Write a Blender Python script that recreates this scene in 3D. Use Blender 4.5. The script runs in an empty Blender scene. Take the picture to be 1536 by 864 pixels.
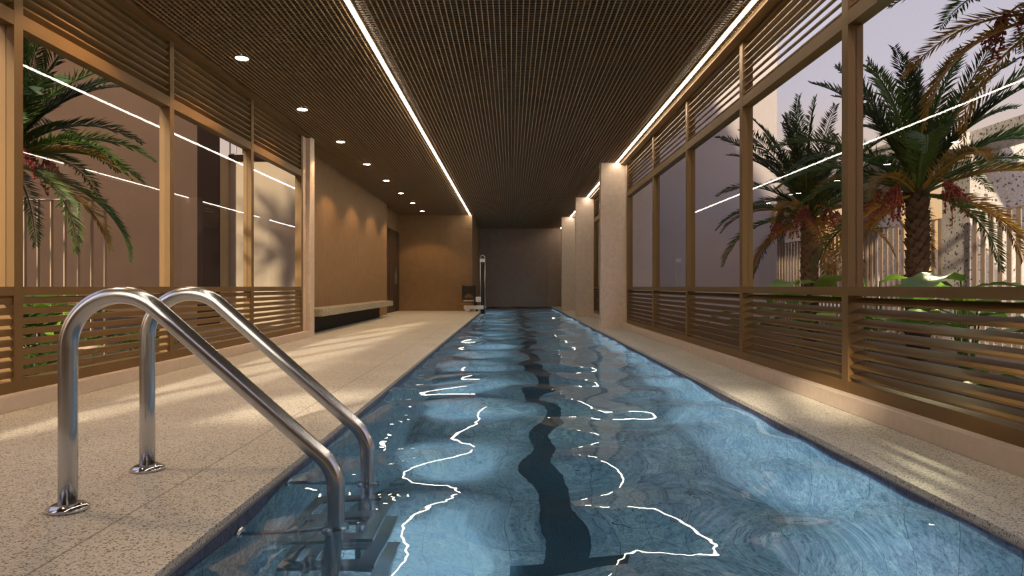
import bpy, bmesh, math, random
import numpy as np
from mathutils import Vector, Matrix, noise as mnoise

random.seed(7)
R = math.radians
scn = bpy.context.scene
COL = scn.collection
EYE = 0.80            # eye height = top of the window rails
CEIL = 3.176
Y_END = 27.2

# ----------------------------------------------------------------- helpers
class MB:
    def __init__(s): s.v = []; s.f = []
    def box(s, x0, x1, y0, y1, z0, z1):
        b = len(s.v)
        s.v += [(x0,y0,z0),(x1,y0,z0),(x1,y1,z0),(x0,y1,z0),(x0,y0,z1),(x1,y0,z1),(x1,y1,z1),(x0,y1,z1)]
        s.f += [tuple(b+i for i in q) for q in ((0,3,2,1),(4,5,6,7),(0,1,5,4),(1,2,6,5),(2,3,7,6),(3,0,4,7))]
        return s
    def prism_y(s, prof, y0, y1):
        """prof: list of (x,z) -> extruded along y"""
        b = len(s.v); n = len(prof)
        a = sum(prof[i][0]*prof[(i+1)%n][1]-prof[(i+1)%n][0]*prof[i][1] for i in range(n))
        if a < 0: prof = prof[::-1]
        s.v += [(x,y0,z) for x,z in prof] + [(x,y1,z) for x,z in prof]
        s.f.append(tuple(b+i for i in range(n)))
        s.f.append(tuple(b+n+i for i in range(n-1,-1,-1)))
        for i in range(n):
            j = (i+1) % n
            s.f.append((b+i, b+n+i, b+n+j, b+j))
        return s
    def prism_z(s, prof, z0, z1):
        b = len(s.v); n = len(prof)
        a = sum(prof[i][0]*prof[(i+1)%n][1]-prof[(i+1)%n][0]*prof[i][1] for i in range(n))
        if a < 0: prof = prof[::-1]
        s.v += [(x,y,z0) for x,y in prof] + [(x,y,z1) for x,y in prof]
        s.f.append(tuple(b+i for i in range(n-1,-1,-1)))
        s.f.append(tuple(b+n+i for i in range(n)))
        for i in range(n):
            j = (i+1) % n
            s.f.append((b+i, b+j, b+n+j, b+n+i))
        return s
    def tube(s, pts, r, seg=16, cap=True):
        pts = [Vector(p) for p in pts]
        rs = r if isinstance(r, (list, tuple)) else [r]*len(pts)
        b = len(s.v)
        t0 = (pts[1]-pts[0]).normalized()
        ref = Vector((0,0,1)) if abs(t0.z) < .9 else Vector((0,1,0))
        u = t0.cross(ref).normalized()
        for i, p in enumerate(pts):
            if i == 0: t = t0
            elif i == len(pts)-1: t = (pts[i]-pts[i-1]).normalized()
            else: t = ((pts[i]-pts[i-1]).normalized()+(pts[i+1]-pts[i]).normalized()).normalized()
            u = (u - t*u.dot(t)).normalized()
            w = t.cross(u)
            for k in range(seg):
                a = 2*math.pi*k/seg
                q = p + (u*math.cos(a)+w*math.sin(a))*rs[i]
                s.v.append(tuple(q))
        for i in range(len(pts)-1):
            for k in range(seg):
                k2 = (k+1) % seg
                s.f.append((b+i*seg+k, b+i*seg+k2, b+(i+1)*seg+k2, b+(i+1)*seg+k))
        if cap:
            s.f.append(tuple(b+k for k in range(seg-1,-1,-1)))
            e = b+(len(pts)-1)*seg
            s.f.append(tuple(e+k for k in range(seg)))
        return s
    def disc_stack(s, c, rings, seg=32, sx=1, sy=1):
        """lathe round z at c: rings of (r,z)"""
        b = len(s.v)
        for r, z in rings:
            for k in range(seg):
                a = 2*math.pi*k/seg
                s.v.append((c[0]+r*sx*math.cos(a), c[1]+r*sy*math.sin(a), c[2]+z))
        for i in range(len(rings)-1):
            for k in range(seg):
                k2 = (k+1) % seg
                s.f.append((b+i*seg+k, b+i*seg+k2, b+(i+1)*seg+k2, b+(i+1)*seg+k))
        s.f.append(tuple(b+k for k in range(seg-1,-1,-1)))
        e = b+(len(rings)-1)*seg
        s.f.append(tuple(e+k for k in range(seg)))
        return s
    def ball(s, c, r, n=6, m=4):
        b = len(s.v)
        s.v.append((c[0],c[1],c[2]-r))
        for i in range(1, m):
            ph = -math.pi/2+math.pi*i/m
            for k in range(n):
                a = 2*math.pi*k/n
                s.v.append((c[0]+r*math.cos(ph)*math.cos(a), c[1]+r*math.cos(ph)*math.sin(a), c[2]+r*math.sin(ph)*1.2))
        s.v.append((c[0],c[1],c[2]+r))
        for k in range(n):
            s.f.append((b, b+1+(k+1)%n, b+1+k))
            for i in range(m-2):
                o = b+1+i*n
                s.f.append((o+k, o+(k+1)%n, o+n+(k+1)%n, o+n+k))
            o = b+1+(m-2)*n
            s.f.append((o+k, o+(k+1)%n, len(s.v)-1))
        return s
    def mesh(s, name, mat, smooth=False):
        me = bpy.data.meshes.new(name)
        me.from_pydata(s.v, [], s.f)
        if smooth: me.polygons.foreach_set('use_smooth', [True]*len(me.polygons))
        if mat: me.materials.append(mat)
        me.update()
        return me
    def build(s, name, mat, parent=None, smooth=False, bevel=0, auto=False):
        o = bpy.data.objects.new(name, s.mesh(name, mat, smooth))
        COL.objects.link(o)
        if parent is not None:
            o.parent = parent
            p = Vector((0,0,0)); q = parent
            while q is not None: p += q.location; q = q.parent
            o.location = -p
        if bevel:
            m = o.modifiers.new('bevel', 'BEVEL'); m.width = bevel; m.segments = 2; m.limit_method = 'ANGLE'; m.angle_limit = R(40)
        return o

def tag(o, label, cat, group=None, kind=None):
    o['label'] = label; o['category'] = cat
    if group: o['group'] = group
    if kind: o['kind'] = kind
    return o
def struct(o, label, cat): return tag(o, label, cat, kind='structure')
def empty(name, loc, label, cat, group=None, kind=None):
    o = bpy.data.objects.new(name, None); COL.objects.link(o)
    o.location = loc; o.empty_display_size = .1
    return tag(o, label, cat, group, kind)
def copy_tree(o, parent=None):
    c = o.copy(); COL.objects.link(c)
    if parent is not None: c.parent = parent
    for ch in list(o.children): copy_tree(ch, c)
    return c

# ----------------------------------------------------------------- materials
def newmat(name):
    m = bpy.data.materials.new(name); m.use_nodes = True
    nt = m.node_tree; nt.nodes.clear()
    out = nt.nodes.new('ShaderNodeOutputMaterial')
    return m, nt, out
def N(nt, typ, **kw):
    n = nt.nodes.new(typ)
    for k, v in kw.items():
        if k in n.inputs: n.inputs[k].default_value = v
        else: setattr(n, k, v)
    return n
def ramp(nt, fac, stops):
    r = nt.nodes.new('ShaderNodeValToRGB')
    e = r.color_ramp.elements
    while len(e) < len(stops): e.new(.5)
    for el, (p, c) in zip(e, stops): el.position = p; el.color = (*c, 1)
    nt.links.new(fac, r.inputs[0]); return r
def coords(nt, scale=(1,1,1)):
    tc = nt.nodes.new('ShaderNodeTexCoord')
    mp = nt.nodes.new('ShaderNodeMapping'); mp.inputs['Scale'].default_value = scale
    nt.links.new(tc.outputs['Object'], mp.inputs[0]); return mp.outputs[0]
def plain(name, col, rough=.5, metal=0, spec=.5, var=0, vscale=3, bump=0, bscale=30, stretch=(1,1,1)):
    m, nt, out = newmat(name)
    p = N(nt, 'ShaderNodeBsdfPrincipled', Roughness=rough, Metallic=metal)
    p.inputs['Base Color'].default_value = (*col, 1)
    p.inputs['Specular IOR Level'].default_value = spec
    nt.links.new(p.outputs[0], out.inputs[0])
    if var or bump:
        co = coords(nt, stretch)
    if var:
        n = N(nt, 'ShaderNodeTexNoise', Scale=vscale, Detail=6.0, Roughness=.65); nt.links.new(co, n.inputs['Vector'])
        r = ramp(nt, n.outputs[0], [(.25, tuple(c*(1-var) for c in col)), (.75, tuple(min(1,c*(1+var)) for c in col))])
        nt.links.new(r.outputs[0], p.inputs['Base Color'])
    if bump:
        n2 = N(nt, 'ShaderNodeTexNoise', Scale=bscale, Detail=5.0); nt.links.new(co, n2.inputs['Vector'])
        b = N(nt, 'ShaderNodeBump', Strength=bump, Distance=.01)
        nt.links.new(n2.outputs[0], b.inputs['Height']); nt.links.new(b.outputs[0], p.inputs['Normal'])
    return m
def emit(name, col, s):
    m, nt, out = newmat(name)
    e = N(nt, 'ShaderNodeEmission', Strength=s); e.inputs[0].default_value = (*col, 1)
    nt.links.new(e.outputs[0], out.inputs[0]); return m
def speckle(name, base, dark, light, scale, rough, amount=.5, spec=.4, joints=None, coarse=0.):
    """terrazzo / granite: chips of two tones in a ground colour"""
    m, nt, out = newmat(name)
    L = nt.links
    p = N(nt, 'ShaderNodeBsdfPrincipled', Roughness=rough); p.inputs['Specular IOR Level'].default_value = spec
    co = coords(nt)
    v = N(nt, 'ShaderNodeTexVoronoi', Scale=scale); L.new(co, v.inputs['Vector'])
    sep = N(nt, 'ShaderNodeSeparateColor'); L.new(v.outputs['Color'], sep.inputs[0])
    r = ramp(nt, sep.outputs[0], [(0, dark), (amount*.22, tuple(d*1.3 for d in dark)), (amount*.30, base), (.80, base), (.95, light)])
    n = N(nt, 'ShaderNodeTexNoise', Scale=scale*.9, Detail=4.0, Roughness=.7); L.new(co, n.inputs['Vector'])
    r2 = ramp(nt, n.outputs[0], [(.30, (.45,.45,.45)), (.5, (1,1,1)), (.8, (1.0,.97,.92))])
    mx = N(nt, 'ShaderNodeMix', data_type='RGBA', blend_type='MULTIPLY'); mx.inputs[0].default_value = .8
    L.new(r.outputs[0], mx.inputs[6]); L.new(r2.outputs[0], mx.inputs[7])
    n3 = N(nt, 'ShaderNodeTexNoise', Scale=1.6, Detail=3.0); L.new(co, n3.inputs['Vector'])
    r3 = ramp(nt, n3.outputs[0], [(.3, (.86,.86,.86)), (.7, (1.05,1.05,1.05))])
    mx2 = N(nt, 'ShaderNodeMix', data_type='RGBA', blend_type='MULTIPLY'); mx2.inputs[0].default_value = 1
    L.new(mx.outputs[2], mx2.inputs[6]); L.new(r3.outputs[0], mx2.inputs[7])
    last = mx2.outputs[2]
    if joints:
        sx = N(nt, 'ShaderNodeSeparateXYZ'); L.new(co, sx.inputs[0])
        masks = []
        for axis, off, period, w in joints:
            a = N(nt, 'ShaderNodeMath', operation='SUBTRACT'); L.new(sx.outputs[axis], a.inputs[0]); a.inputs[1].default_value = off
            if period:
                mo = N(nt, 'ShaderNodeMath', operation='PINGPONG'); L.new(a.outputs[0], mo.inputs[0]); mo.inputs[1].default_value = period/2
            else:
                mo = N(nt, 'ShaderNodeMath', operation='ABSOLUTE'); L.new(a.outputs[0], mo.inputs[0])
            lt = N(nt, 'ShaderNodeMath', operation='LESS_THAN'); L.new(mo.outputs[0], lt.inputs[0]); lt.inputs[1].default_value = w
            masks.append(lt.outputs[0])
        mk = masks[0]
        for o2 in masks[1:]:
            q = N(nt, 'ShaderNodeMath', operation='MAXIMUM'); L.new(mk, q.inputs[0]); L.new(o2, q.inputs[1]); mk = q.outputs[0]
        sc = N(nt, 'ShaderNodeMath', operation='MULTIPLY'); L.new(mk, sc.inputs[0]); sc.inputs[1].default_value = .6
        mj = N(nt, 'ShaderNodeMix', data_type='RGBA'); L.new(sc.outputs[0], mj.inputs[0]); L.new(last, mj.inputs[6]); mj.inputs[7].default_value = (.06,.05,.04,1)
        last = mj.outputs[2]
    L.new(last, p.inputs['Base Color']); L.new(p.outputs[0], out.inputs[0])
    return m
def leafmat(name, c1, c2, rough=.45, trans=.35, scale=4):
    m, nt, out = newmat(name); L = nt.links
    co = coords(nt); n = N(nt, 'ShaderNodeTexNoise', Scale=scale, Detail=3.0); L.new(co, n.inputs['Vector'])
    oi = nt.nodes.new('ShaderNodeObjectInfo')
    ad = N(nt, 'ShaderNodeMath', operation='MULTIPLY_ADD'); L.new(oi.outputs['Random'], ad.inputs[0]); ad.inputs[1].default_value = .5; ad.inputs[2].default_value = -.25
    ad2 = N(nt, 'ShaderNodeMath', operation='ADD'); L.new(n.outputs[0], ad2.inputs[0]); L.new(ad.outputs[0], ad2.inputs[1])
    r = ramp(nt, ad2.outputs[0], [(.3, c1), (.7, c2)])
    p = N(nt, 'ShaderNodeBsdfPrincipled', Roughness=rough); L.new(r.outputs[0], p.inputs['Base Color'])
    t = N(nt, 'ShaderNodeBsdfTranslucent'); L.new(r.outputs[0], t.inputs[0])
    mx = N(nt, 'ShaderNodeMixShader'); mx.inputs[0].default_value = trans
    L.new(p.outputs[0], mx.inputs[1]); L.new(t.outputs[0], mx.inputs[2]); L.new(mx.outputs[0], out.inputs[0])
    return m
def pooltile(name, c1, c2, c3, joint=.3):
    m, nt, out = newmat(name); L = nt.links
    co = coords(nt)
    n = N(nt, 'ShaderNodeTexNoise', Scale=9.0, Detail=9.0, Roughness=.75, Distortion=1.2); L.new(co, n.inputs['Vector'])
    r = ramp(nt, n.outputs[0], [(.32, c1), (.5, c2), (.68, c3)])
    # dark pits and veins of the stone
    n2 = N(nt, 'ShaderNodeTexNoise', Scale=55.0, Detail=4.0, Roughness=.7); L.new(co, n2.inputs['Vector'])
    r2 = ramp(nt, n2.outputs[0], [(.36, (.22,.25,.28)), (.5, (1,1,1))])
    mx = N(nt, 'ShaderNodeMix', data_type='RGBA', blend_type='MULTIPLY'); mx.inputs[0].default_value = .75
    L.new(r.outputs[0], mx.inputs[6]); L.new(r2.outputs[0], mx.inputs[7])
    # tone changes tile by tile
    sn = N(nt, 'ShaderNodeVectorMath', operation='SNAP'); L.new(co, sn.inputs[0]); sn.inputs[1].default_value = (joint, joint, joint)
    wn = nt.nodes.new('ShaderNodeTexWhiteNoise'); L.new(sn.outputs[0], wn.inputs[0])
    r4 = ramp(nt, wn.outputs[0], [(0, (.78,.80,.84)), (1, (1.08,1.06,1.0))])
    mx3 = N(nt, 'ShaderNodeMix', data_type='RGBA', blend_type='MULTIPLY'); mx3.inputs[0].default_value = 1
    L.new(mx.outputs[2], mx3.inputs[6]); L.new(r4.outputs[0], mx3.inputs[7])
    sx = N(nt, 'ShaderNodeSeparateXYZ'); L.new(co, sx.inputs[0])
    mk = None
    for a in (0, 1):
        mo = N(nt, 'ShaderNodeMath', operation='PINGPONG'); L.new(sx.outputs[a], mo.inputs[0]); mo.inputs[1].default_value = joint/2
        lt = N(nt, 'ShaderNodeMath', operation='LESS_THAN'); L.new(mo.outputs[0], lt.inputs[0]); lt.inputs[1].default_value = .0016
        if mk is None: mk = lt.outputs[0]
        else:
            q = N(nt, 'ShaderNodeMath', operation='MAXIMUM'); L.new(mk, q.inputs[0]); L.new(lt.outputs[0], q.inputs[1]); mk = q.outputs[0]
    mj = N(nt, 'ShaderNodeMix', data_type='RGBA'); L.new(mk, mj.inputs[0]); L.new(mx3.outputs[2], mj.inputs[6]); mj.inputs[7].default_value = (.03,.04,.05,1)
    p = N(nt, 'ShaderNodeBsdfPrincipled', Roughness=.6); L.new(mj.outputs[2], p.inputs['Base Color']); L.new(p.outputs[0], out.inputs[0])
    return m
def watermat():
    m, nt, out = newmat('pool water'); L = nt.links
    fr = N(nt, 'ShaderNodeFresnel', IOR=1.33)
    rf = N(nt, 'ShaderNodeBsdfRefraction', Roughness=0, IOR=1.33); rf.inputs[0].default_value = (.66,.87,1.0,1)
    gl = N(nt, 'ShaderNodeBsdfGlossy', Roughness=0); gl.inputs[0].default_value = (1,1,1,1)
    mx = N(nt, 'ShaderNodeMixShader')
    L.new(fr.outputs[0], mx.inputs[0]); L.new(rf.outputs[0], mx.inputs[1]); L.new(gl.outputs[0], mx.inputs[2]); L.new(mx.outputs[0], out.inputs[0])
    co = coords(nt)
    n = N(nt, 'ShaderNodeTexNoise', Scale=5.0, Detail=2.0); L.new(co, n.inputs['Vector'])
    b = N(nt, 'ShaderNodeBump', Strength=.04, Distance=.05); L.new(n.outputs[0], b.inputs['Height'])
    for s in (fr, rf, gl): L.new(b.outputs[0], s.inputs['Normal'])
    return m
def glassmat():
    m, nt, out = newmat('window glass'); L = nt.links
    fr = N(nt, 'ShaderNodeFresnel', IOR=1.48)
    geo = nt.nodes.new('ShaderNodeNewGeometry')
    inv = N(nt, 'ShaderNodeMath', operation='SUBTRACT'); inv.inputs[0].default_value = 1; L.new(geo.outputs['Backfacing'], inv.inputs[1])
    mu = N(nt, 'ShaderNodeMath', operation='MULTIPLY'); L.new(fr.outputs[0], mu.inputs[0]); L.new(inv.outputs[0], mu.inputs[1])
    tr = N(nt, 'ShaderNodeBsdfTransparent'); tr.inputs[0].default_value = (.97,.97,.97,1)
    gl = N(nt, 'ShaderNodeBsdfGlossy', Roughness=0)
    mx = N(nt, 'ShaderNodeMixShader')
    L.new(mu.outputs[0], mx.inputs[0]); L.new(tr.outputs[0], mx.inputs[1]); L.new(gl.outputs[0], mx.inputs[2]); L.new(mx.outputs[0], out.inputs[0])
    return m

M = {}
M['bronze'] = plain('bronze painted aluminium', (.17,.098,.034), .5, 0, .3, var=.08, vscale=2)
M['grid'] = plain('bronze ceiling grid', (.44,.29,.14), .5, 0)
M['gridcross_shade'] = plain('shade toned bronze cross bars', (.20,.135,.08), .6, 0)  # darker than the grid: shade of the recessed bars put into their colour
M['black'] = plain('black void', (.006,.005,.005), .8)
M['plaster'] = plain('warm taupe plaster', (.25,.15,.066), .7, var=.14, vscale=5, bump=.25, bscale=40)
M['dark_plaster'] = plain('dark taupe plaster', (.26,.19,.155), .7, var=.14, vscale=5, bump=.25, bscale=40)
M['mid_plaster'] = plain('mid taupe plaster', (.32,.23,.17), .7, var=.14, vscale=5, bump=.25, bscale=40)
M['pillar'] = plain('sand coloured stone', (.66,.53,.42), .6, var=.14, vscale=14, bump=.2, bscale=60)
M['kerb'] = plain('pinkish beige stone kerb', (.62,.51,.42), .6, var=.08, vscale=20)
M['deck'] = speckle('speckled granite deck', (.74,.71,.63), (.19,.165,.14), (.86,.84,.78), 185, .38, .75,
                    joints=[(0, -1.345, 0, .004), (1, .35, 4.0, .0015)])
M['bench'] = speckle('speckled grey bench stone', (.46,.42,.32), (.10,.09,.07), (.62,.58,.48), 90, .5, .7)
M['terrazzo'] = speckle('coarse speckled concrete', (.52,.49,.46), (.09,.08,.08), (.62,.59,.55), 38, .6, .32)
M['tile'] = pooltile('blue grey stone pool tile', (.17,.25,.30), (.42,.50,.53), (.74,.78,.76))
M['band'] = pooltile('dark blue waterline tile', (.035,.04,.085), (.09,.10,.18), (.17,.18,.28), .15)
M['lane'] = pooltile('dark blue lane tile', (.012,.04,.06), (.02,.06,.085), (.035,.085,.11))
M['water'] = watermat()
M['glass'] = glassmat()
M['steel'] = plain('brushed stainless steel', (.60,.62,.65), .24, 1)
M['chrome'] = plain('polished chrome', (.75,.75,.76), .08, 1)
M['white'] = plain('white plastic', (.88,.88,.88), .4)
M['blackplastic'] = plain('black plastic', (.012,.011,.011), .4)
M['orange'] = plain('orange brown trim', (.45,.20,.07), .5)
M['doorwood'] = plain('dark brown wood', (.045,.024,.014), .5, var=.3, vscale=3, stretch=(6,6,.6))
M['cream'] = plain('cream stucco', (.35,.29,.215), .8, var=.06, vscale=2, bump=.2, bscale=30)
M['taupe'] = plain('taupe rendered wall', (.40,.245,.115), .8, var=.10, vscale=1.2, bump=.2, bscale=20)
M['mauve'] = plain('pale mauve rendered wall', (.37,.335,.33), .8, var=.06, vscale=1.2, bump=.15, bscale=20)
M['dark_fill'] = plain('near black surface', (.012,.008,.007), 1, 0, .05)  # near black, also used in place of the dark recesses outside
M['fence'] = plain('tan painted fence metal', (.36,.27,.20), .5, 0)
M['soil'] = plain('dark garden soil', (.045,.03,.02), .9, var=.5, vscale=12, bump=.8, bscale=25)
M['paving'] = plain('grey paving', (.16,.15,.14), .8, var=.2, vscale=2)
M['bark'] = plain('shaggy palm bark', (.035,.018,.013), .9, var=.5, vscale=14, bump=.6, bscale=40)
M['frond'] = leafmat('dark green palm leaf', (.012,.030,.010), (.045,.085,.020), .45, .3)
M['frond2'] = leafmat('mid green palm leaf', (.03,.085,.012), (.09,.16,.03), .45, .35)
M['frond3'] = leafmat('golden palm leaf', (.16,.13,.02), (.40,.22,.03), .5, .35)  # golden tone for some of the lower fronds
M['leaf'] = leafmat('bright green broad leaf', (.07,.19,.012), (.20,.36,.03), .3, .35, 3)
M['leaf2'] = leafmat('deep green broad leaf', (.02,.07,.012), (.07,.16,.025), .35, .3, 3)
M['date'] = plain('red date fruit', (.20,.018,.010), .4, var=.5, vscale=9)
M['stalk'] = plain('orange fruit stalk', (.40,.16,.03), .5)
M['strip'] = emit('warm white light strip', (1.0,.86,.68), 38)
M['lamp'] = emit('warm white lamp lens', (1.0,.82,.60), 45)
M['soffitlamp'] = emit('soft white lamp lens', (1.0,.88,.7), 2.0)
M['lit'] = emit('lit window', (1.0,.72,.25), 1.4)
M['litblue'] = emit('blue lit window', (.25,.5,1.0), .9)
M['farwall'] = plain('hazy far facade', (.10,.085,.09), .8)

# ----------------------------------------------------------------- floor and pool
PX0, PX1, PY0, PY1 = -.992, 1.624, 1.60, Y_END
def pool_loop(inset=0.0, r=.28, n=8):
    x0, x1, y0, y1 = PX0+inset, PX1-inset, PY0+inset, PY1
    pts = [(x1, y1), (x0, y1)]
    for i in range(n+1):
        a = math.pi + (math.pi/2)*i/n
        pts.append((x0+r+r*math.cos(a), y0+r+r*math.sin(a)))
    for i in range(n+1):
        a = 1.5*math.pi + (math.pi/2)*i/n
        pts.append((x1-r+r*math.cos(a), y0+r+r*math.sin(a)))
    return pts
def build_deck():
    bm = bmesh.new()
    FX0, FX1, FY0, FY1 = -3.80, 2.40, -1.2, Y_END+.001
    lp = pool_loop()[2:]                  # near corners, from left to right
    yr = lp[0][1]; polys = []
    polys.append([(FX0,yr),(lp[0][0],yr),(lp[0][0],FY1),(FX0,FY1)])
    polys.append([(lp[-1][0],yr),(FX1,yr),(FX1,FY1),(lp[-1][0],FY1)])
    row = [(FX0,yr)] + lp + [(FX1,yr)]
    for p, q in zip(row[:-1], row[1:]):
        if q[0]-p[0] > 1e-5: polys.append([(p[0],FY0),(q[0],FY0),q,p])
    for pl in polys: bm.faces.new([bm.verts.new((x,y,0)) for x, y in pl])
    bmesh.ops.remove_doubles(bm, verts=bm.verts, dist=1e-5)
    ex = bmesh.ops.extrude_face_region(bm, geom=list(bm.faces))
    for v in [g for g in ex['geom'] if isinstance(g, bmesh.types.BMVert)]: v.co.z -= .028
    bmesh.ops.recalc_face_normals(bm, faces=bm.faces)
    me = bpy.data.meshes.new('floor'); bm.to_mesh(me); bm.free()
    me.materials.append(M['deck'])
    o = bpy.data.objects.new('floor', me); COL.objects.link(o)
    return struct(o, 'speckled beige granite pool deck around the water', 'floor')
build_deck()

def build_basin():
    lp = pool_loop(.012)
    mb = MB(); n = len(lp); zt, zb = -.028, -1.95
    zc = -.085
    mb.v = [(x,y,zc) for x,y in lp] + [(x,y,zb) for x,y in lp]
    for i in range(n):
        j = (i+1) % n
        mb.f.append((i, j, n+j, n+i))
    mb.f.append(tuple(range(n, 2*n)))
    o = mb.build('pool_basin', M['tile'])
    bm = bmesh.new(); bm.from_mesh(o.data); bmesh.ops.recalc_face_normals(bm, faces=bm.faces)
    for f in bm.faces: f.normal_flip()
    bm.to_mesh(o.data); bm.free()
    struct(o, 'blue grey stone tiled basin of the lap pool', 'pool')
    # waterline tiles
    b = MB(); b.v = [(x,y,zt) for x,y in lp] + [(x,y,zc) for x,y in lp]
    for i in range(n): b.f.append((i, (i+1)%n, n+(i+1)%n, n+i))
    b.build('waterline_tiles', M['band'], o)
    l = MB().box(.205,.43,4.0,Y_END-1.2,zb,zb+.004).box(-.01,.65,3.76,4.0,zb,zb+.004).box(-.01,.65,Y_END-1.2,Y_END-.97,zb,zb+.004)
    l.build('lane_line', M['lane'], o)
build_basin()

def build_water():
    rng = np.random.default_rng(11)
    step = .04
    nx = int((PX1-PX0)/step)+1; ny = int((PY1-PY0)/step)+1
    X, Y = np.meshgrid(np.linspace(PX0+.005, PX1-.005, nx), np.linspace(PY0+.005, PY1-.005, ny), indexing='xy')
    Z = np.zeros_like(X)
    for i in range(26):
        lam = rng.uniform(.5, 1.25); th = rng.uniform(-math.pi, math.pi)
        if i < 14: th = math.pi/2 + rng.normal(0, .55)
        k = 2*math.pi/lam
        s = .021
        Z += s/k*np.cos(k*(X*math.cos(th)+Y*math.sin(th))+rng.uniform(0, 6.28))
    for i in range(14):
        lam = rng.uniform(.22, .5); th = rng.uniform(-math.pi, math.pi); k = 2*math.pi/lam
        Z += .003/k*np.cos(k*(X*math.cos(th)+Y*math.sin(th))+rng.uniform(0, 6.28))
    Z = np.clip(Z, -.024, .024) - .054
    me = bpy.data.meshes.new('pool_water')
    v = np.stack([X, Y, Z], -1).reshape(-1, 3)
    idx = np.arange(nx*ny).reshape(ny, nx)
    f = np.stack([idx[:-1,:-1], idx[:-1,1:], idx[1:,1:], idx[1:,:-1]], -1).reshape(-1, 4)
    me.from_pydata(v.tolist(), [], f.tolist())
    me.polygons.foreach_set('use_smooth', [True]*len(me.polygons))
    me.materials.append(M['water']); me.update()
    o = bpy.data.objects.new('pool_water', me); COL.objects.link(o)
    struct(o, 'clear rippling blue water of the lap pool', 'water')
build_water()

# ----------------------------------------------------------------- ceiling
def build_ceiling():
    g = MB(); cell = .0512; t = .0045; zb, zt = CEIL, CEIL+.014
    x0, x1 = -3.76, 2.12
    x = .0
    n0 = int(math.floor(x0/cell)); n1 = int(math.floor(x1/cell))
    for i in range(n0, n1+1):
        g.box(i*cell-t, i*cell+t, -1.0, Y_END, zb, zt)
    y = -1.0; h = MB()
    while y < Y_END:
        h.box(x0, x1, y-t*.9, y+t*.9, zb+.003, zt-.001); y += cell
    o = g.build('ceiling', M['grid'])
    h.build('cross_bars', M['gridcross_shade'], o)
    struct(o, 'bronze open cell grid ceiling over the pool', 'ceiling')
    MB().box(-3.80, 2.30, -1.2, Y_END+.2, CEIL+.10, CEIL+.30).build('backing_slab', M['black'], o)
    # edge trims where the grid meets the windows
    MB().box(2.10, 2.196, -1.0, Y_END, CEIL-.035, CEIL+.06).build('edge_trim', M['bronze'], o)
    MB().box(-3.244, -3.16, -1.0, 10.53, CEIL-.03, CEIL+.06).build('edge_trim', M['bronze'], o)
build_ceiling()

# ----------------------------------------------------------------- walls
def wall(name, mb, mat, label):
    return struct(mb.build(name, mat), label, 'wall')
wall('wall_left', MB().prism_z([(-3.34,10.70),(-3.56,11.25),(-3.56,19.08),(-3.80,19.08),(-3.62,18.0),(-3.62,11.3),(-3.40,10.70)],0,CEIL+.1), M['plaster'], 'warm lit plaster wall behind the stone bench')
w = MB().box(-4.0,-3.74,19.08,22.4,2.6,CEIL+.1)
wall('wall_left_door_head', w, M['plaster'], 'plaster wall strip above the dark door')
wall('wall_back_left', MB().box(-4.0,-1.30,22.14,Y_END+.2,0,CEIL+.1), M['plaster'], 'brown plaster end wall behind the pool lift chair')
wall('wall_far', MB().box(-1.30,1.50,Y_END,Y_END+.3,-1.3,CEIL+.1), M['dark_plaster'], 'dark plaster wall at the far end of the pool')
wall('wall_far_right', MB().box(1.50,2.5,Y_END+.04,Y_END+.4,-1.3,CEIL+.1), M['mid_plaster'], 'narrow set back wall panel at far right end of pool')
wall('wall_right', MB().box(2.196,2.45,22.92,Y_END+.2,0,CEIL+.1), M['plaster'], 'solid wall beyond the farthest pillar')
wall('wall_left_near', MB().box(-3.5,-3.244,-1.2,.38,0,CEIL+.1), M['plaster'], 'plaster wall beside the camera')
r = MB().box(-3.5,2.45,-1.25,-1.0,0,2.05).box(-3.5,2.45,-1.25,-1.0,2.93,CEIL+.1).box(1.28,2.45,-1.25,-1.0,2.05,2.93)
r.box(.80,1.04,-1.25,-1.0,2.05,2.93).box(-3.5,.80,-1.25,-1.0,2.05,2.3).box(1.04,1.28,-1.25,-1.0,2.6,2.93)  # unseen openings shaped to let sun onto the right kerb and louvers
for x in (-3.5,-2.6,-1.6,-.6,.30): r.box(x,x+.08,-1.25,-1.0,2.3,2.93)
wall('wall_rear', r, M['plaster'], 'unseen plaster wall behind the camera, openings shaped for the sun patches')
wall('wall_right_near', MB().box(2.196,2.45,-1.2,.38,0,CEIL+.1), M['plaster'], 'plaster wall right beside the camera')

def pillar(x0, x1, y0, y1, label, mat='pillar'):
    o = MB().box(x0, x1, y0, y1, 0, CEIL+.05).build('pillar', M[mat], bevel=.006)
    return struct(o, label, 'pillar')
pillar(1.716, 2.196, 12.80, 13.00, 'nearest sand coloured stone fin pillar on the right deck')
pillar(1.716, 2.196, 17.76, 17.96, 'middle sand coloured stone fin pillar on the right deck')
pillar(1.716, 2.196, 22.72, 22.92, 'farthest sand coloured stone fin pillar on the right deck')
pillar(-3.34, -3.18, 10.53, 10.77, 'stone pillar between left windows and the bench', 'pillar')

kb = MB().box(2.136, 2.36, -1.0, 22.72, 0, .108).build('baseboard_right', M['kerb'], bevel=.006)
struct(kb, 'pinkish stone kerb below the right windows', 'kerb')
kb = MB().box(-3.40, -3.184, -1.0, 10.53, 0, .108).build('baseboard_left', M['kerb'], bevel=.006)
struct(kb, 'pinkish stone kerb below the left windows', 'kerb')

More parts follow.
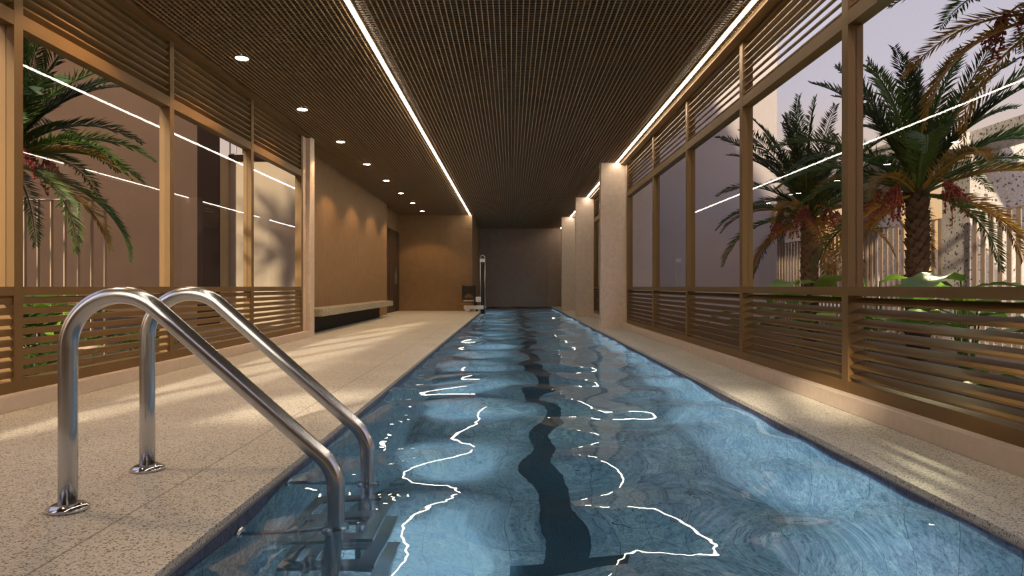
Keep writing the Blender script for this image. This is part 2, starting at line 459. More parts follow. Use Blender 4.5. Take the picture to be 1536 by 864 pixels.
# ----------------------------------------------------------------- windows
wn = [0]
def window(side, y0, y1, label, end_post=False, flip_upper=False):
    """one bay: near post, rails, glass, louvers above and below. side=+1 right, -1 left"""
    wn[0] += 1
    xi = 2.196 if side > 0 else 3.244            # inner face
    s = side
    def bx(mb, a, b, ya, yb, za, zb):
        x0, x1 = sorted((s*a, s*b)); mb.box(x0, x1, ya, yb, za, zb)
    pw = .08; top = CEIL+.02
    f = MB()
    bx(f, xi, xi+.10, y0, y0+pw, .108, top)
    if end_post: bx(f, xi, xi+.10, y1, y1+pw, .108, top)
    ya, yb = y0+pw, y1
    bx(f, xi+.001, xi+.099, ya, yb, .108, .182)
    bx(f, xi+.001, xi+.099, ya, yb, .742, .80)
    bx(f, xi+.001, xi+.099, ya, yb, 2.51, 2.604)
    bx(f, xi+.001, xi+.099, ya, yb, 3.135, top)
    o = f.build('window_%d' % wn[0], M['bronze'])
    struct(o, label, 'window')
    g = MB(); bx(g, xi+.050, xi+.058, ya, yb, .80, 2.51)
    g.build('pane', M['glass'], o)
    lo = MB()
    z = .205
    while z < .742:
        pr = [(s*(xi+.012), z), (s*(xi+.085), z+.034), (s*(xi+.085), z+.044), (s*(xi+.012), z+.012)]
        if side < 0: pr = [(s*(xi+.012), z), (s*(xi+.034), z+.004), (s*(xi+.034), z+.046), (s*(xi+.012), z+.042)]
        lo.prism_y(pr, ya, yb); z += .0685
    lo.build('lower_louver', M['bronze'], o)
    up = MB(); z = 2.625
    while z < 3.12:
        if flip_upper:
            pr = [(s*(xi+.085), z-.020), (s*(xi+.012), z+.034), (s*(xi+.012), z+.046), (s*(xi+.085), z-.008)]
        else:
            pr = [(s*(xi+.012), z), (s*(xi+.085), z+.040), (s*(xi+.085), z+.050), (s*(xi+.012), z+.011)]
        up.prism_y(pr, ya, yb); z += .070
    up.build('upper_louver', M['bronze'], o)
    return o
P = 1.985
ords = ['nearest', 'second', 'third', 'fourth', 'fifth', 'sixth']
def yk(k): return 4.35 + P*k
for i, k in enumerate(range(-2, 3)):
    lab = ['bronze left window bay just outside the left picture edge',
           'bronze left window bay cut by the left picture edge',
           'bronze left window bay behind the pool ladder with palm outside',
           'bronze left window bay with dark recess seen outside',
           'bronze left window bay next to the bench pillar'][i]
    window(-1, yk(k), yk(k+1), lab, end_post=(k == 2), flip_upper=True)
struct(MB().box(-3.335,-3.244,yk(3)+.08,10.53,.108,CEIL+.05).build('trim_1', M['pillar']), 'narrow stone strip between last left window and pillar', 'trim')
for i, k in enumerate(range(-2, 3)):
    lab = ['bronze right window bay just outside the right picture edge',
           'bronze right window bay cut by the right picture edge with palm outside',
           'bronze right window bay with second palm seen outside',
           'bronze right window bay facing the diagonal sunlit wall',
           'narrow looking bronze right window bay, second before the pillars'][i]
    window(1, yk(k), yk(k+1), lab)
window(1, yk(3), 12.62, 'bronze right window bay ending at the nearest pillar', end_post=True)
struct(MB().box(2.196,2.30,12.70,13.0,.108,CEIL+.05).build('trim_2', M['pillar']), 'stone strip behind the nearest pillar', 'trim')
for a, b, nm in ((13.0, 17.68, 'nearest and middle pillars'), (17.96, 22.64, 'middle and farthest pillars')):
    st = (b-a)/2
    window(1, a, a+st, 'nearer bronze window bay between ' + nm)
    window(1, a+st, b, 'farther bronze window bay between ' + nm, end_post=True)

# door beside the bench wall
d = MB().box(-3.80,-3.741,19.10,22.14,0,2.6)
o = d.build('door_1', M['doorwood']); struct(o, 'dark brown wooden door past the stone bench', 'door')
y = 19.14; k = 0
while y < 22.05:
    MB().box(-3.745,-3.715,y,y+.55,.02,2.58).build('panel', M['doorwood'], o, bevel=.006); y += .60
MB().box(-3.715,-3.66,21.36,21.39,.9,1.4).build('handle', M['steel'], o)

# ----------------------------------------------------------------- bench
b = empty('stone_bench', (-3.38,14.4,0), 'long speckled grey stone bench along the left plaster wall', 'bench')
MB().box(-3.559,-3.20,11.26,18.05,.292,.424).build('seat_slab', M['bench'], b, bevel=.008)
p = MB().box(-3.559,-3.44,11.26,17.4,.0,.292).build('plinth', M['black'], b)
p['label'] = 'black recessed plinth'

# ----------------------------------------------------------------- lights in the ceiling
def strip(x, y0, y1, label):
    e = empty('ceiling_strip_light', (x, y0, CEIL-.012), label, 'light', 'linear ceiling lights')
    MB().box(x-.030,x-.023,y0,y1,CEIL-.004,CEIL+.05).box(x+.023,x+.030,y0,y1,CEIL-.004,CEIL+.05).build('channel', M['bronze'], e)
    MB().box(x-.015,x+.015,y0,y1,CEIL-.012,CEIL+.03).build('diffuser', M['strip'], e)
strip(-1.364, -.9, 22.135, 'long warm strip light along the left of the pool')
strip(2.016, -.9, 12.795, 'long warm strip light ending at the nearest pillar')
strip(2.016, 13.005, 17.755, 'short strip light between nearest and middle pillars')
strip(2.016, 17.965, 22.715, 'short strip light between middle and farthest pillars')
strip(2.016, 22.925, 27.1, 'far strip light behind the farthest pillar')

def downlight(i, y):
    if i < 2: lab = 'round recessed downlight above the left deck, ' + ('second' if i else 'first') + ' beyond the top picture edge'
    else: lab = 'round recessed downlight above the left deck, %s of the visible row' % (ords+['seventh','farthest'])[i-2]
    e = empty('downlight', (-2.80, y, CEIL), lab, 'light', 'recessed downlights over the left deck')
    MB().disc_stack((-2.80,y,CEIL), [(.075,-.004),(.080,0),(.080,.03)]).build('trim_ring', M['bronze'], e, smooth=False)
    MB().disc_stack((-2.80,y,CEIL), [(.060,-.008),(.064,-.004),(.064,.0)]).build('lens', M['lamp'], e)
    L = bpy.data.lights.new('downlight_lamp', 'SPOT'); L.energy = 82; L.color = (1.0,.62,.31)
    L.spot_size = R(112); L.spot_blend = .30; L.shadow_soft_size = .05
    lo = bpy.data.objects.new('downlight_lamp', L); COL.objects.link(lo); lo.location = (-2.80, y, CEIL-.02)
for i in range(10):
    downlight(i, 6.93-2*2.0+2.0*i)

# underwater lamps set in the left pool wall
yy = 4.02
yy -= 1.34
while yy < 26.5:
    for en, cone, bl, dr in ((1900, 40, 1.0, (.27,0,-1)), (150, 76, .7, (1,0,-.04)), (10, 100, .9, (1,0,-.75))):
        L = bpy.data.lights.new('underwater_lamp', 'SPOT'); L.energy = en; L.color = (.76,.90,1.0)
        L.spot_size = R(cone); L.spot_blend = bl; L.shadow_soft_size = .14
        lo = bpy.data.objects.new('underwater_lamp', L); COL.objects.link(lo)
        lo.location = (PX0+.05, yy, -.55)
        lo.rotation_euler = Vector(dr).to_track_quat('-Z','Y').to_euler()
    yy += 1.34

# ----------------------------------------------------------------- ladder
def arc(c, r, a0, a1, n):
    return [(c[0]+r*math.cos(R(a0+(a1-a0)*i/n)), c[1]+r*math.sin(R(a0+(a1-a0)*i/n))) for i in range(n+1)]
def rail_path(y):
    cx, cz, Rr = -1.588+.19, .58, .19
    P2 = [(-1.588, 0.0), (-1.588,.3)] + arc((cx,cz), Rr, 180, 48.3, 18)
    ex, ez = P2[-1]
    dx, dz = math.cos(R(41.7)), -math.sin(R(41.7))
    # lower bend, to vertical at x=-.628
    Rb = .16; L = (-.628-ex)/dx; tl = Rb*math.tan(R(48.3/2))
    cX, cZ = -.628-Rb, (ez+dz*L)-tl
    P2 += [(ex+dx*(L-tl)*.5, ez+dz*(L-tl)*.5)]
    P2 += arc((cX,cZ), Rb, 48.3, 0, 10)
    P2 += [(-.628, -.3), (-.628, -.98)]
    return [(x, y, z) for x, z in P2]
lad = empty('pool_ladder', (-1.1, 2.65, 0), 'stainless steel pool ladder with two curved handrails on left deck', 'ladder')
YA, YB = 2.388, 2.909
for y in (YA, YB):
    h = MB().tube(rail_path(y), .031, 24).build('handrail', M['steel'], lad, smooth=True)
    fl = MB().disc_stack((-1.588,y,.0), [(.066,.001),(.070,.006),(.068,.014),(.050,.024),(.036,.027)], 36, 1.0, .95).build('floor_flange', M['chrome'], h, smooth=True)
    MB().tube([(-.982,y,-.095),(-.628,y,-.095)], .015, 14).build('wall_spacer', M['steel'], lad, smooth=True)
    MB().tube([(-.992+.014,y,-.095),(-.965,y,-.095)], .034, 20).build('wall_flange', M['chrome'], lad, smooth=True)
    for z in (-.095,):
        MB().disc_stack((-.628,y,z), [(.034,-.022),(.048,-.016),(.048,.016),(.034,.022)], 24).build('collar', M['chrome'], lad, smooth=False)
for z in (-.22, -.48, -.74):
    t = MB(); x0, x1 = -.84, -.50; ya, yb = YA+.02, YB-.02
    t.box(x0,x0+.05,ya,yb,z-.03,z); t.box(x0+.085,x0+.135,ya,yb,z-.03,z); t.box(x1-.05,x1,ya,yb,z-.03,z)
    for (a, bq) in ((ya,ya+.06),(yb-.06,yb),((ya+yb)/2-.03,(ya+yb)/2+.03)):
        t.box(x0+.05,x0+.085,a,bq,z-.03,z); t.box(x0+.135,x1-.05,a,bq,z-.03,z)
    t.build('step', M['steel'], lad)

# ----------------------------------------------------------------- pool lift
def pool_lift():
    Y = 21.7
    e = empty('pool_lift', (-1.2, Y, 0), 'white pool lift with black seat and tall steel mast at the far left deck', 'pool lift')
    def px(x): return (x-767)*Y/1000
    def pz(y): return EYE-(y-430)*Y/1000
    MB().box(px(696),px(725.5),Y-.12,Y+.12,.065,.19).build('base_beam', M['white'], e, bevel=.01)
    MB().prism_y([(px(697),.065),(px(706),.065),(px(703),.0),(px(699.5),.0)], Y-.10, Y+.10).build('foot', M['white'], e)
    MB().box(px(714),px(717),Y-.04,Y+.04,0,.065).build('foot', M['blackplastic'], e)
    # mast: two rails, dark web, white head, arched top
    m = MB().box(px(720.4),px(727.6),Y-.02,Y+.02,-.5,pz(389)).build('mast', M['blackplastic'], e)
    for x in (720.6, 727.4):
        MB().tube([(px(x),Y-.035,-.5),(px(x),Y-.035,pz(388))], .016, 10).build('mast_rail', M['steel'], m, smooth=True)
    c = (px(724), pz(387)); rr = (px(727.4)-px(720.6))/2
    MB().tube([(x,Y-.035,z) for x, z in [(c[0]+rr*math.cos(R(a)), c[1]+rr*1.2*math.sin(R(a))) for a in range(0,181,15)]], .012, 8).build('mast_arch', M['steel'], m, smooth=True)
    MB().box(px(720.2),px(727.8),Y-.07,Y+.03,pz(393),pz(388)).build('mast_head', M['white'], m, bevel=.008)
    MB().box(px(713.8),px(721.5),Y-.10,Y+.05,pz(453),pz(445)).build('drive_box', M['white'], e, bevel=.02)
    # seat: back with an oval opening low down
    b = MB(); x0, x1, z0, z1 = px(692.8), px(713.8), pz(448), pz(428)
    cx = (x0+x1)/2; hw = (x1-x0)/2
    # back shell: frame round an arched gap
    prof_top = [(x0+.005,z1-.01),(cx,z1-.025),(x1-.005,z1-.01)]
    n = 10; yb0, yb1 = Y+.02, Y+.07
    inner = [(cx+hw*.62*math.cos(R(a)), z0+.03+.13*math.sin(R(a))) for a in np.linspace(180,0,n)]
    outer = [(x0, z0+.02)] + [(x0+(x1-x0)*i/(n-3), z1-.03*math.sin(math.pi*i/(n-3))*.8) for i in range(n-2)] + [(x1, z0+.02)]
    for i in range(n-1):
        b.prism_y([inner[i], inner[i+1], outer[i+1], outer[i]], yb0, yb1)
    b.prism_y([(x0,z0-.03),(x1,z0-.03),(x1,z0+.03),(x0,z0+.03)], yb0, yb1)
    b.build('backrest', M['blackplastic'], e)
    MB().box(px(694),px(713),Y-.34,Y+.06,pz(449.5),pz(446.8)).build('seat', M['blackplastic'], e, bevel=.012)
    MB().box(px(696.5),px(711),Y-.30,Y-.02,pz(451.8),pz(449.5)).build('seat_pan', M['white'], e)
    MB().box(px(691.8),px(709.5),Y-.50,Y-.38,pz(456.0),pz(454.8)).build('footrest', M['orange'], e)
    MB().tube([(px(710),Y-.36,pz(451)),(px(710),Y-.42,pz(455.4)),(px(708),Y-.44,pz(455.4))], .012, 8).build('footrest_arm', M['blackplastic'], e)
    MB().box(px(711),px(716),Y-.05,Y+.04,pz(460),pz(449)).build('support_arm', M['blackplastic'], e)
pool_lift()

# ----------------------------------------------------------------- outside: ground, walls
g = MB().box(-60,-3.40,-20,90,-.2,-.02).box(2.36,6.6,-20,14.0,-.2,-.02).build('ground', M['soil'])
struct(g, 'dark planted soil outside the windows', 'ground')
g = MB().box(6.6,90,-20,120,-.2,-.03).box(2.36,6.6,14.0,120,-.2,-.03).build('paving', M['paving'])
struct(g, 'grey paving beyond the slatted fence', 'ground')

def extw(name, mb, mat, label, cat='wall'):
    return struct(mb.build(name, M[mat]), label, cat)
extw('wall_outside_left', MB().box(-20,-8.42,18.0,18.4,-.1,11), 'taupe', 'tall taupe rendered wall outside the left windows')
extw('wall_outside_dark', MB().box(-6.36,-5.915,13.50,13.53,-.1,9), 'dark_fill', 'near black sheet in place of a dark recess outside the left windows')  # thin near black sheet stands in for a dark recess
extw('wall_outside_cream', MB().box(-5.908,-3.7,14.0,14.3,-.1,3.45).box(-6.12,-5.908,13.53,14.3,-.1,3.45), 'cream', 'sunlit cream wall outside the left windows')
extw('wall_outside_upper', MB().box(-6.3,-3.7,15.6,15.9,3.0,9), 'dark_fill', 'dark recess wall above the cream wall')
bal = empty('balcony', (-4.8,14.4,3.5), 'dark balcony with thin railing above the cream wall', 'balcony')
MB().box(-5.915,-3.7,13.93,15.6,3.45,3.56).build('floor_slab', M['dark_fill'], bal)
rl = MB().box(-5.9,-3.7,13.95,13.98,3.56,3.585).build('railing', M['mauve'], bal)
for i in range(18):
    x = -5.9+.125*i
    MB().box(x, x+.018, 13.95, 13.975, 3.58, 4.55).build('baluster', M['mauve'], rl)
extw('wall_outside_right', MB().box(2.48,5.58,14.0,40,-.1,10), 'mauve', 'pale mauve wall with diagonal sunlight outside right windows')
extw('roof', MB().box(-3.85,2.9,-1.25,40,CEIL+.32,7.05), 'taupe', 'unseen upper storey of the pool building, sized to cast the diagonal shade', 'roof')  # out of view; height and right edge set to shade the mauve wall
extw('wall_shade_block', MB().box(-30,-11.2,-2,0,-.1,20), 'taupe', 'unseen tall block added behind the camera to shade the taupe wall')  # added out of view to keep the sun off the taupe wall

def fence(name, ax, fixed, a0, a1, z1, pitch, w, depth, mat, label):
    """ax='x': runs along x at y=fixed; ax='y': runs along y at x=fixed"""
    loc = ((a0+a1)/2, fixed, 0) if ax == 'x' else (fixed, (a0+a1)/2, 0)
    e = empty(name, loc, label, 'fence')
    s = MB(); t = MB()
    a = a0
    while a < a1:
        if ax == 'x': s.box(a, a+w, fixed, fixed+depth, -.02, z1-.015)
        else: s.box(fixed, fixed+depth, a, a+w, -.02, z1-.015)
        a += pitch
    if ax == 'x':
        t.box(a0, a1, fixed-.004, fixed+depth+.004, z1-.015, z1)
        bmr = MB().box(a0, a1, fixed+.002, fixed+depth, .05, .09)
    else:
        t.box(fixed-.004, fixed+depth+.004, a0, a1, z1-.02, z1)
        bmr = MB().box(fixed+.006, fixed+depth, a0, a1, .05, .09)
    s.build('slat_panel', M[mat], e); t.build('top_rail', M[mat], e); bmr.build('bottom_rail', M[mat], e)
    return e
fence('slatted_fence', 'x', 8.0, -7.63, -4.85, 1.856, .161, .013, .045, 'fence', 'tan fence of thin upright bars behind the left palm')
fence('slatted_fence', 'y', 6.5, 10.08, 17.5, 1.836, .160, .080, .012, 'fence', 'long tan slatted fence beyond the right palms')
fence('slatted_fence', 'y', 6.42, 3.6, 9.30, 1.822, .160, .085, .012, 'fence', 'near tan slatted fence section in front of speckled pier')

# speckled concrete canopy on piers, right
cn = empty('concrete_canopy', (6.9, 11.5, 0), 'speckled concrete canopy on piers beyond the right fence', 'canopy')
MB().box(5.75,7.8,9.45,21.0,2.75,2.99).box(6.5,6.95,5.0,9.45,2.75,2.99).build('roof_slab', M['terrazzo'], cn)
MB().box(6.5,8.1,9.45,10.06,-.03,2.75).build('pier', M['terrazzo'], cn)
MB().box(7.25,7.78,13.3,13.75,-.03,2.75).build('pier', M['terrazzo'], cn)
MB().box(7.05,7.8,17.2,17.7,-.03,2.75).build('pier', M['terrazzo'], cn)
for y in (10.7, 12.4, 14.1):
    MB().disc_stack((5.95,y,2.742), [(.07,0),(.075,.004),(.075,.008)], 20).build('soffit_light', M['soffitlamp'], cn)

# distant low buildings seen through the fence
for i, (x, y, w, h, lab) in enumerate(((34,58,9,4.0,'far low building with yellow lit windows past the fence'),
                                       (46,64,10,3.4,'far low building with blue lit windows past the fence'),
                                       (24,66,7,3.0,'far low building behind the second right palm'))):
    e = empty('distant_building', (x, y, 0), lab, 'building', 'far buildings beyond the fence')
    MB().box(x-w/2,x+w/2,y,y+6,-.03,h).build('facade', M['farwall'], e)
    rr = random.Random(i)
    for j in range(9):
        xx = x-w/2+.5+(w-1)*j/9
        if rr.random() < .75:
            zz = .9+rr.choice((0,1.1))
            MB().box(xx,xx+.55,y-.02,y+.01,zz,zz+.55).build('window', M['litblue' if i == 1 and j % 2 else 'lit'], e)

# ----------------------------------------------------------------- palms
def frond_mesh(name, length, e0, droop, n, leaflen, mat, seed, tw=.0):
    rg = random.Random(seed)
    mb = MB(); pts = []; p = Vector((0,0,0)); a = e0
    K = 22; ds = length/K
    dirs = []
    for i in range(K+1):
        t = i/K
        a = e0 - droop*(t**1.4)
        d = Vector((math.cos(a), 0, math.sin(a)))
        pts.append(p.copy()); dirs.append(d); p = p + d*ds
    side = [0.04*math.sin(3*i/K+seed)*length*(i/K) for i in range(K+1)]
    pts = [q+Vector((0,s,0)) for q, s in zip(pts, side)]
    mb.tube(pts, [max(.0025,.012*(1-.85*i/K)) for i in range(K+1)], 5)
    for i in range(n):
        t = .13+.87*(i+.5)/n
        fi = t*K; i0 = min(K-1, int(fi)); fr = fi-i0
        q = pts[i0].lerp(pts[i0+1], fr); d = dirs[i0].lerp(dirs[min(K,i0+1)], fr).normalized()
        up = Vector((-d.z,0,d.x)); 
        L = leaflen*(.45+.55*math.sin(math.pi*min(1,(t*.92+.1)))) * rg.uniform(.85,1.12)
        if t > .9: L *= .75
        for sgn in (-1, 1):
            sd = Vector((0,sgn,0))
            fwd = R(rg.uniform(38,55)) ; vv = R(rg.uniform(8,38))
            out = sd*math.cos(vv)+up*math.sin(vv)
            dr = (out*math.sin(fwd)+d*math.cos(fwd)).normalized()
            tip = q+dr*L+Vector((0,0,-.10*L*rg.uniform(.3,1.4)))
            mid = q+dr*L*.45
            wv = dr.cross(up if abs(dr.dot(up)) < .9 else d).normalized()*(.0044+.0018*rg.random())
            lift = up*.004
            b = len(mb.v)
            mb.v += [tuple(q), tuple(mid+wv-lift), tuple(tip), tuple(mid-wv-lift), tuple(mid+lift)]
            mb.f += [(b,b+1,b+4),(b+1,b+2,b+4),(b+2,b+3,b+4),(b+3,b,b+4)]
    return mb.mesh(name, mat)
FR = {}
def get_frond(kind, e0d, droopd, mat):
    key = (kind, e0d, droopd, mat)
    if key not in FR:
        FR[key] = frond_mesh('frond', 1.0, R(e0d), R(droopd), 66, .145, M[mat], len(FR)+3)
    return FR[key]
def trunk_mesh(h, r0, r1, seed):
    rg = random.Random(seed); mb = MB()
    K = 14
    mb.tube([(0,0,h*i/K) for i in range(K+1)], [r0+(r1-r0)*i/K for i in range(K+1)], 14)
    z = .02; a = 0
    while z < h-.02:
        t = z/h; r = r0+(r1-r0)*t
        a += 2.39996
        ca, sa = math.cos(a), math.sin(a)
        w = .045*rg.uniform(.8,1.3); hh = rg.uniform(.06,.10); outw = rg.uniform(.018,.04)
        c = Vector((ca*r*.93, sa*r*.93, z)); tn = Vector((-sa,ca,0)); o = Vector((ca,sa,0))
        b = len(mb.v)
        mb.v += [tuple(c-tn*w), tuple(c+tn*w), tuple(c+tn*w*.6+o*outw*1.3+Vector((0,0,hh))), tuple(c-tn*w*.6+o*outw*1.3+Vector((0,0,hh))),
                 tuple(c-tn*w*.7+Vector((0,0,hh*.9))), tuple(c+tn*w*.7+Vector((0,0,hh*.9)))]
        mb.f += [(b,b+1,b+2,b+3),(b+3,b+2,b+5,b+4),(b,b+3,b+4),(b+1,b+5,b+2)]
        z += .0065*(.13/max(r0,.05))
    return mb.mesh('trunk', M['bark'])
def cluster_mesh(seed):
    rg = random.Random(seed); mb = MB()
    # many drooping strands carrying dates; stalks added separately
    strands = []
    for s in range(16):
        az = rg.uniform(-1.2,1.2); L = rg.uniform(.14,.30)
        base = Vector((.26,0,.02))
        d = Vector((math.cos(az)*.6, math.sin(az)*.6, rg.uniform(-.9,-.2)))
        pts = [base+d*L*t+Vector((0,0,-.12*t*t)) for t in (0,.35,.7,1)]
        strands.append(pts)
        for k in range(9):
            t = .25+.75*k/8
            q = base+d*L*t+Vector((0,0,-.12*t*t))+Vector((rg.uniform(-.015,.015),rg.uniform(-.015,.015),rg.uniform(-.015,.015)))
            mb.ball(q, rg.uniform(.009,.0125), 6, 4)
    st = MB(); st.tube([(0,0,0),(.10,0,.07),(.20,0,.06),(.26,0,.02)], [.012,.010,.009,.007], 6)
    for pts in strands: mb.tube(pts, .0035, 4)
    return mb.mesh('fruit_cluster', M['date'], True), st.mesh('fruit_stalk', M['stalk'])
CL = [cluster_mesh(s) for s in (1,2,3)]
def palm(x, y, h, scale, label, seed, nf=34, clusters=4, r0=.135, r1=.12, lean=0):
    rg = random.Random(seed)
    e = empty('date_palm', (x,y,-.02), label, 'palm tree', 'date palms outside the windows')
    o = bpy.data.objects.new('trunk', trunk_mesh(h, r0, r1, seed)); COL.objects.link(o); o.parent = e
    for i in range(nf):
        t = i/(nf-1)
        az = i*2.39996+rg.uniform(-.2,.2)+seed
        el = 88-84*max(0,(t-.10))**.85+rg.uniform(-6,6)              # young fronds upright, old ones arching low
        if t > .86: el -= 26
        e0 = int(round(el/12)*12); dp = 24 if el > 72 else (52 if el > 54 else (80 if el > 15 else 76))
        mat = 'frond' if t < .45 else ('frond2' if (t < .72 or rg.random() < .35) else 'frond3')
        if t < .45 and rg.random() < .25: mat = 'frond2'
        f = bpy.data.objects.new('frond', get_frond(0, e0, dp, mat)); COL.objects.link(f); f.parent = e
        f.location = (.06*math.cos(az)*t, .06*math.sin(az)*t, h+.10*(1-t)-.03)
        f.rotation_euler = (rg.uniform(-.2,.2), 0, az); s = scale*rg.uniform(.85,1.1)*(.9 if t < .15 else (1.0 if t < .6 else .84))
        f.scale = (s,s,s)
    for c in range(clusters):
        az = c*2*math.pi/clusters+rg.uniform(-.4,.4)+1.0
        m1, m2 = CL[c % 3]
        f = bpy.data.objects.new('fruit_stalk', m2); COL.objects.link(f); f.parent = e
        f.location = (.05*math.cos(az),.05*math.sin(az),h+.06); f.rotation_euler = (0,0,az); f.scale = (scale*.68,)*3
        g2 = bpy.data.objects.new('fruit_cluster', m1); COL.objects.link(g2); g2.parent = f
    return e
palm(4.57, 7.5, 1.87, 1.75, 'date palm in the middle of the nearest full right window', 21, 48, 5, .105, .095)
palm(4.38, 9.8, 1.85, 1.75, 'farther date palm seen through the second right window', 33, 46, 6, .105, .095)
palm(3.92, 4.75, 2.78, 1.45, 'date palm reaching in from the upper right corner', 45, 32, 5, .105, .095)
palm(-5.05, 6.6, 2.08, 1.68, 'date palm outside the left windows by picture edge', 57, 56, 5, .11, .10)
palm(-6.40, 7.6, 4.30, 1.6, 'tall date palm farther out left, shading the cream wall', 71, 40, 4, .12, .10)
# warm garden uplights at the feet of the palms
for x, y, z, tx, ty, tz, en in ((4.15,6.6,.05,4.6,7.4,2.3,48),(3.95,8.9,.05,4.4,9.7,2.3,48),(3.6,4.1,.05,3.95,4.75,3.0,24),(-4.45,5.7,.05,-4.95,6.6,2.4,48)):
    L = bpy.data.lights.new('garden_uplight', 'SPOT'); L.energy = en; L.color = (1.0,.68,.34); L.spot_size = R(62); L.spot_blend = .6; L.shadow_soft_size = .05
    lo = bpy.data.objects.new('garden_uplight', L); COL.objects.link(lo); lo.location = (x,y,z)
    lo.rotation_euler = Vector((tx-x,ty-y,tz-z)).to_track_quat('-Z','Y').to_euler()

# ----------------------------------------------------------------- broad leaved plants
def leaf_mesh(name, L, W, mat, seed, curl=.35, stem=.5):
    rg = random.Random(seed); mb = MB(); K = 9
    # stalk rises, blade arches over
    sp = [(0,0,0),(.03,0,stem*.5),(.08,0,stem)]
    mb.tube(sp, [.010,.008,.006], 6)
    a = R(14); p = Vector((.08,0,stem)); prev = None
    for i in range(K+1):
        t = i/K
        a = R(14) - t*1.0*curl*2.2
        w = W*math.sin(math.pi*min(1,(t*.97+.03)))**.75*(1-.25*t)
        wave = .015*math.sin(i*1.9+seed)
        row = [p+Vector((0,-w,.18*w+wave)), p+Vector((0,-w*.5,.07*w)), p, p+Vector((0,w*.5,.07*w)), p+Vector((0,w,.18*w-wave))]
        b = len(mb.v); mb.v += [tuple(q) for q in row]
        if prev is not None:
            for k in range(4): mb.f.append((prev+k, b+k, b+k+1, prev+k+1))
        prev = b
        p = p+Vector((math.cos(a),0,math.sin(a)))*L/K
    return mb.mesh(name, M[mat], True)
LV = {}
def broad_plant(x, y, h, label, seed, mat='leaf', n=8, L=.55, W=.13, group=None, z0=-.02):
    rg = random.Random(seed)
    e = empty('broad_leaf_plant', (x,y,z0), label, 'plant', group)
    for i in range(n):
        key = (mat, i % 4, round(h,2), L, W)
        if key not in LV: LV[key] = leaf_mesh('leaf', L*(.85+.1*(i%4)), W, mat, i % 4, .28+.08*(i%4), h*(.55+.12*(i%4)))
        o = bpy.data.objects.new('leaf', LV[key]); COL.objects.link(o); o.parent = e
        o.rotation_euler = (0,0,i*2.39996+seed+rg.uniform(-.3,.3)); s = rg.uniform(.9,1.08); o.scale = (s,s,s)
    return e
GR = 'broad leaved plants outside the right windows'
for i, (x, y, h, lab) in enumerate((
        (3.95,2.95,.60,'broad leaved plant low at the right picture edge'),
        (3.25,4.75,.90,'bright broad leaved plant below the large right palm'),
        (3.10,5.75,.90,'bright broad leaved plant just past the thick right post'),
        (4.05,6.00,.90,'broad leaved plant at the foot of the speckled pier'),
        (3.15,7.30,.90,'broad leaved plant at the foot of the farther palm'),
        (3.75,8.10,.50,'low broad leaved plant between the two right palms'),
        (3.20,8.70,.55,'broad leaved plant near the diagonal sunlit wall'),
        (3.15,3.70,.45,'low broad leaved plant behind the nearest right louvers'))):
    broad_plant(x, y, h, lab, i+2, 'leaf', 9, .62, .15, GR)
def split_leaf_mesh(seed, mat):
    """leaf cut into long lobes on an arching stalk"""
    rg = random.Random(seed); mb = MB(); K = 10; pts = []; p = Vector((0,0,0))
    for i in range(K+1):
        a = R(78)-R(85)*(i/K)**1.2; pts.append(p.copy()); p = p+Vector((math.cos(a),0,math.sin(a)))*.085
    mb.tube(pts, [.008-.0005*i for i in range(K+1)], 5)
    for i in range(4, K+1):
        q = pts[i]; d = (pts[i]-pts[i-1]).normalized(); up = Vector((-d.z,0,d.x))
        for sgn in (-1,1):
            L = .20*(1-.05*abs(i-7)); dr = (Vector((0,sgn,0))*.75+d*.65+up*.1).normalized()
            w = d.cross(up).cross(dr).normalized()*.026 if False else (d-dr*d.dot(dr)).normalized()*.028
            tip = q+dr*L+Vector((0,0,-.035)); m1 = q+dr*L*.35; m2 = q+dr*L*.7+Vector((0,0,-.01))
            b = len(mb.v)
            mb.v += [tuple(x) for x in (q, m1+w, m1, m1-w, m2+w*.8, m2, m2-w*.8, tip)]
            mb.f += [(b,b+1,b+2),(b,b+2,b+3),(b+1,b+4,b+5,b+2),(b+2,b+5,b+6,b+3),(b+4,b+7,b+5),(b+5,b+7,b+6)]
    return mb.mesh('leaf', M[mat])
SL = [split_leaf_mesh(s, m) for s, m in ((1,'leaf2'),(2,'leaf2'),(3,'leaf'))]
def split_plant(x, y, s, label, seed, n=14):
    rg = random.Random(seed)
    e = empty('philodendron', (x,y,-.02), label, 'plant', 'split leaved plants outside the left windows')
    for i in range(n):
        o = bpy.data.objects.new('leaf', SL[i % 3]); COL.objects.link(o); o.parent = e
        q = s*rg.uniform(.65,1.05); o.scale = (q,q,q); o.rotation_euler = (rg.uniform(-.25,.25), rg.uniform(-.15,.5), i*2.39996+seed)
for i, (x, y, s, lab) in enumerate((
        (-4.42,6.30,1.45,'tall split leaved plant rising over the left rail beside a post'),
        (-4.50,4.75,1.25,'split leaved plant at the left picture edge below the palm'),
        (-3.95,5.45,.75,'low split leaved plant seen through louvers behind the ladder'),
        (-3.95,7.05,.75,'low split leaved plant in front of the thin bar fence'),
        (-3.85,7.78,.55,'smallest split leaved plant near the end of the bar fence'))):
    split_plant(x, y, s, lab, i+1, 16)

# ----------------------------------------------------------------- light
SUN_AZ, SUN_EL = R(15), R(24)
L = bpy.data.lights.new('sun', 'SUN'); L.energy = 6.8; L.color = (1.0,.82,.58); L.angle = R(2.2)
so = bpy.data.objects.new('sun', L); COL.objects.link(so)
so.rotation_euler = Vector((math.sin(SUN_AZ)*math.cos(SUN_EL), math.cos(SUN_AZ)*math.cos(SUN_EL), -math.sin(SUN_EL))).to_track_quat('-Z','Y').to_euler()

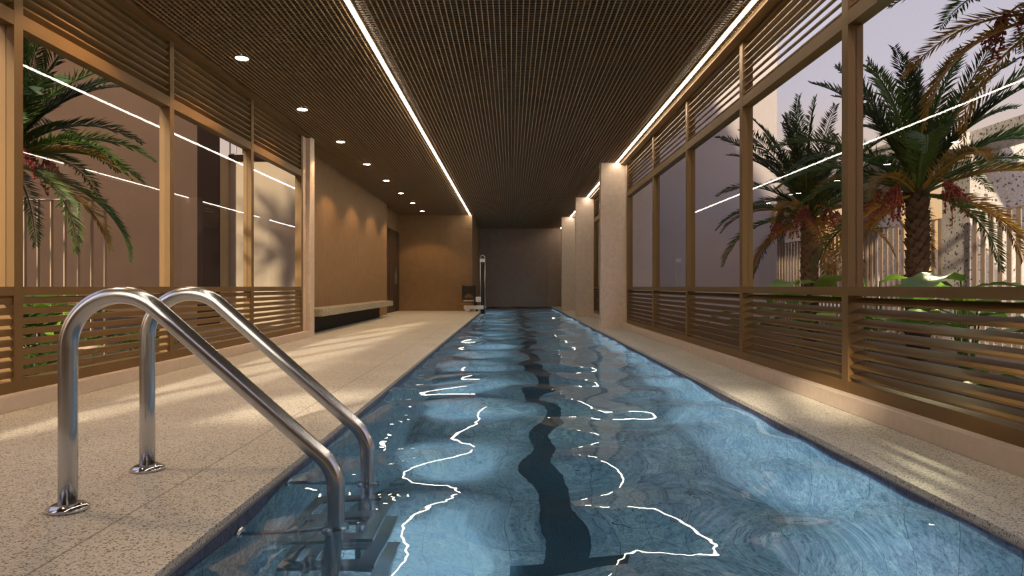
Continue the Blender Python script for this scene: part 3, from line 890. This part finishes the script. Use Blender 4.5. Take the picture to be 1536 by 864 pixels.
# small garden lamp among the right hand leaves
L = bpy.data.lights.new('garden_lamp', 'POINT'); L.energy = 16; L.color = (1.0,.9,.5); L.shadow_soft_size = .04
lo = bpy.data.objects.new('garden_lamp', L); COL.objects.link(lo); lo.location = (3.30, 5.30, 1.10)

wd = bpy.data.worlds.new('World'); scn.world = wd; wd.use_nodes = True
nt = wd.node_tree; nt.nodes.clear()
out = nt.nodes.new('ShaderNodeOutputWorld'); bg = nt.nodes.new('ShaderNodeBackground')
tc = nt.nodes.new('ShaderNodeTexCoord'); sx = nt.nodes.new('ShaderNodeSeparateXYZ')
nt.links.new(tc.outputs['Generated'], sx.inputs[0])
mr = nt.nodes.new('ShaderNodeMapRange'); mr.inputs[1].default_value = -.1; mr.inputs[2].default_value = .9
nt.links.new(sx.outputs[2], mr.inputs[0])
rp = ramp(nt, mr.outputs[0], [(0,(.05,.045,.045)), (.095,(.10,.08,.08)), (.105,(.58,.27,.19)), (.16,(.68,.38,.13)), (.24,(.62,.45,.30)), (.36,(.50,.46,.52)), (.7,(.36,.36,.48))])
dt = nt.nodes.new('ShaderNodeVectorMath'); dt.operation = 'DOT_PRODUCT'
nt.links.new(tc.outputs['Generated'], dt.inputs[0]); dt.inputs[1].default_value = (-.24,-.88,.41)
mr2 = nt.nodes.new('ShaderNodeMapRange'); mr2.interpolation_type = 'SMOOTHSTEP'
mr2.inputs[1].default_value = .0; mr2.inputs[2].default_value = 1.0; mr2.inputs[3].default_value = 1.35; mr2.inputs[4].default_value = 3.4
nt.links.new(dt.outputs['Value'], mr2.inputs[0]); nt.links.new(mr2.outputs[0], bg.inputs[1])
nt.links.new(rp.outputs[0], bg.inputs[0])
nt.links.new(bg.outputs[0], out.inputs[0])

# ----------------------------------------------------------------- camera
cam = bpy.data.cameras.new('camera'); cam.sensor_width = 36; cam.lens = 36*1000/1536
cam.shift_x = 1/1536; cam.shift_y = -2/1536; cam.clip_start = .05; cam.clip_end = 400
co = bpy.data.objects.new('camera', cam); COL.objects.link(co)
co.location = (0,0,EYE); co.rotation_euler = (math.pi/2,0,0)
scn.camera = co
scn.view_settings.view_transform = 'Standard'; scn.view_settings.look = 'None'
scn.view_settings.gamma = 1; scn.view_settings.use_curve_mapping = False
scn.view_settings.exposure = 0
c = scn.cycles
c.max_bounces = 10; c.diffuse_bounces = 4; c.glossy_bounces = 5; c.transmission_bounces = 8; c.transparent_max_bounces = 24
c.sample_clamp_indirect = 6; c.use_denoising = True
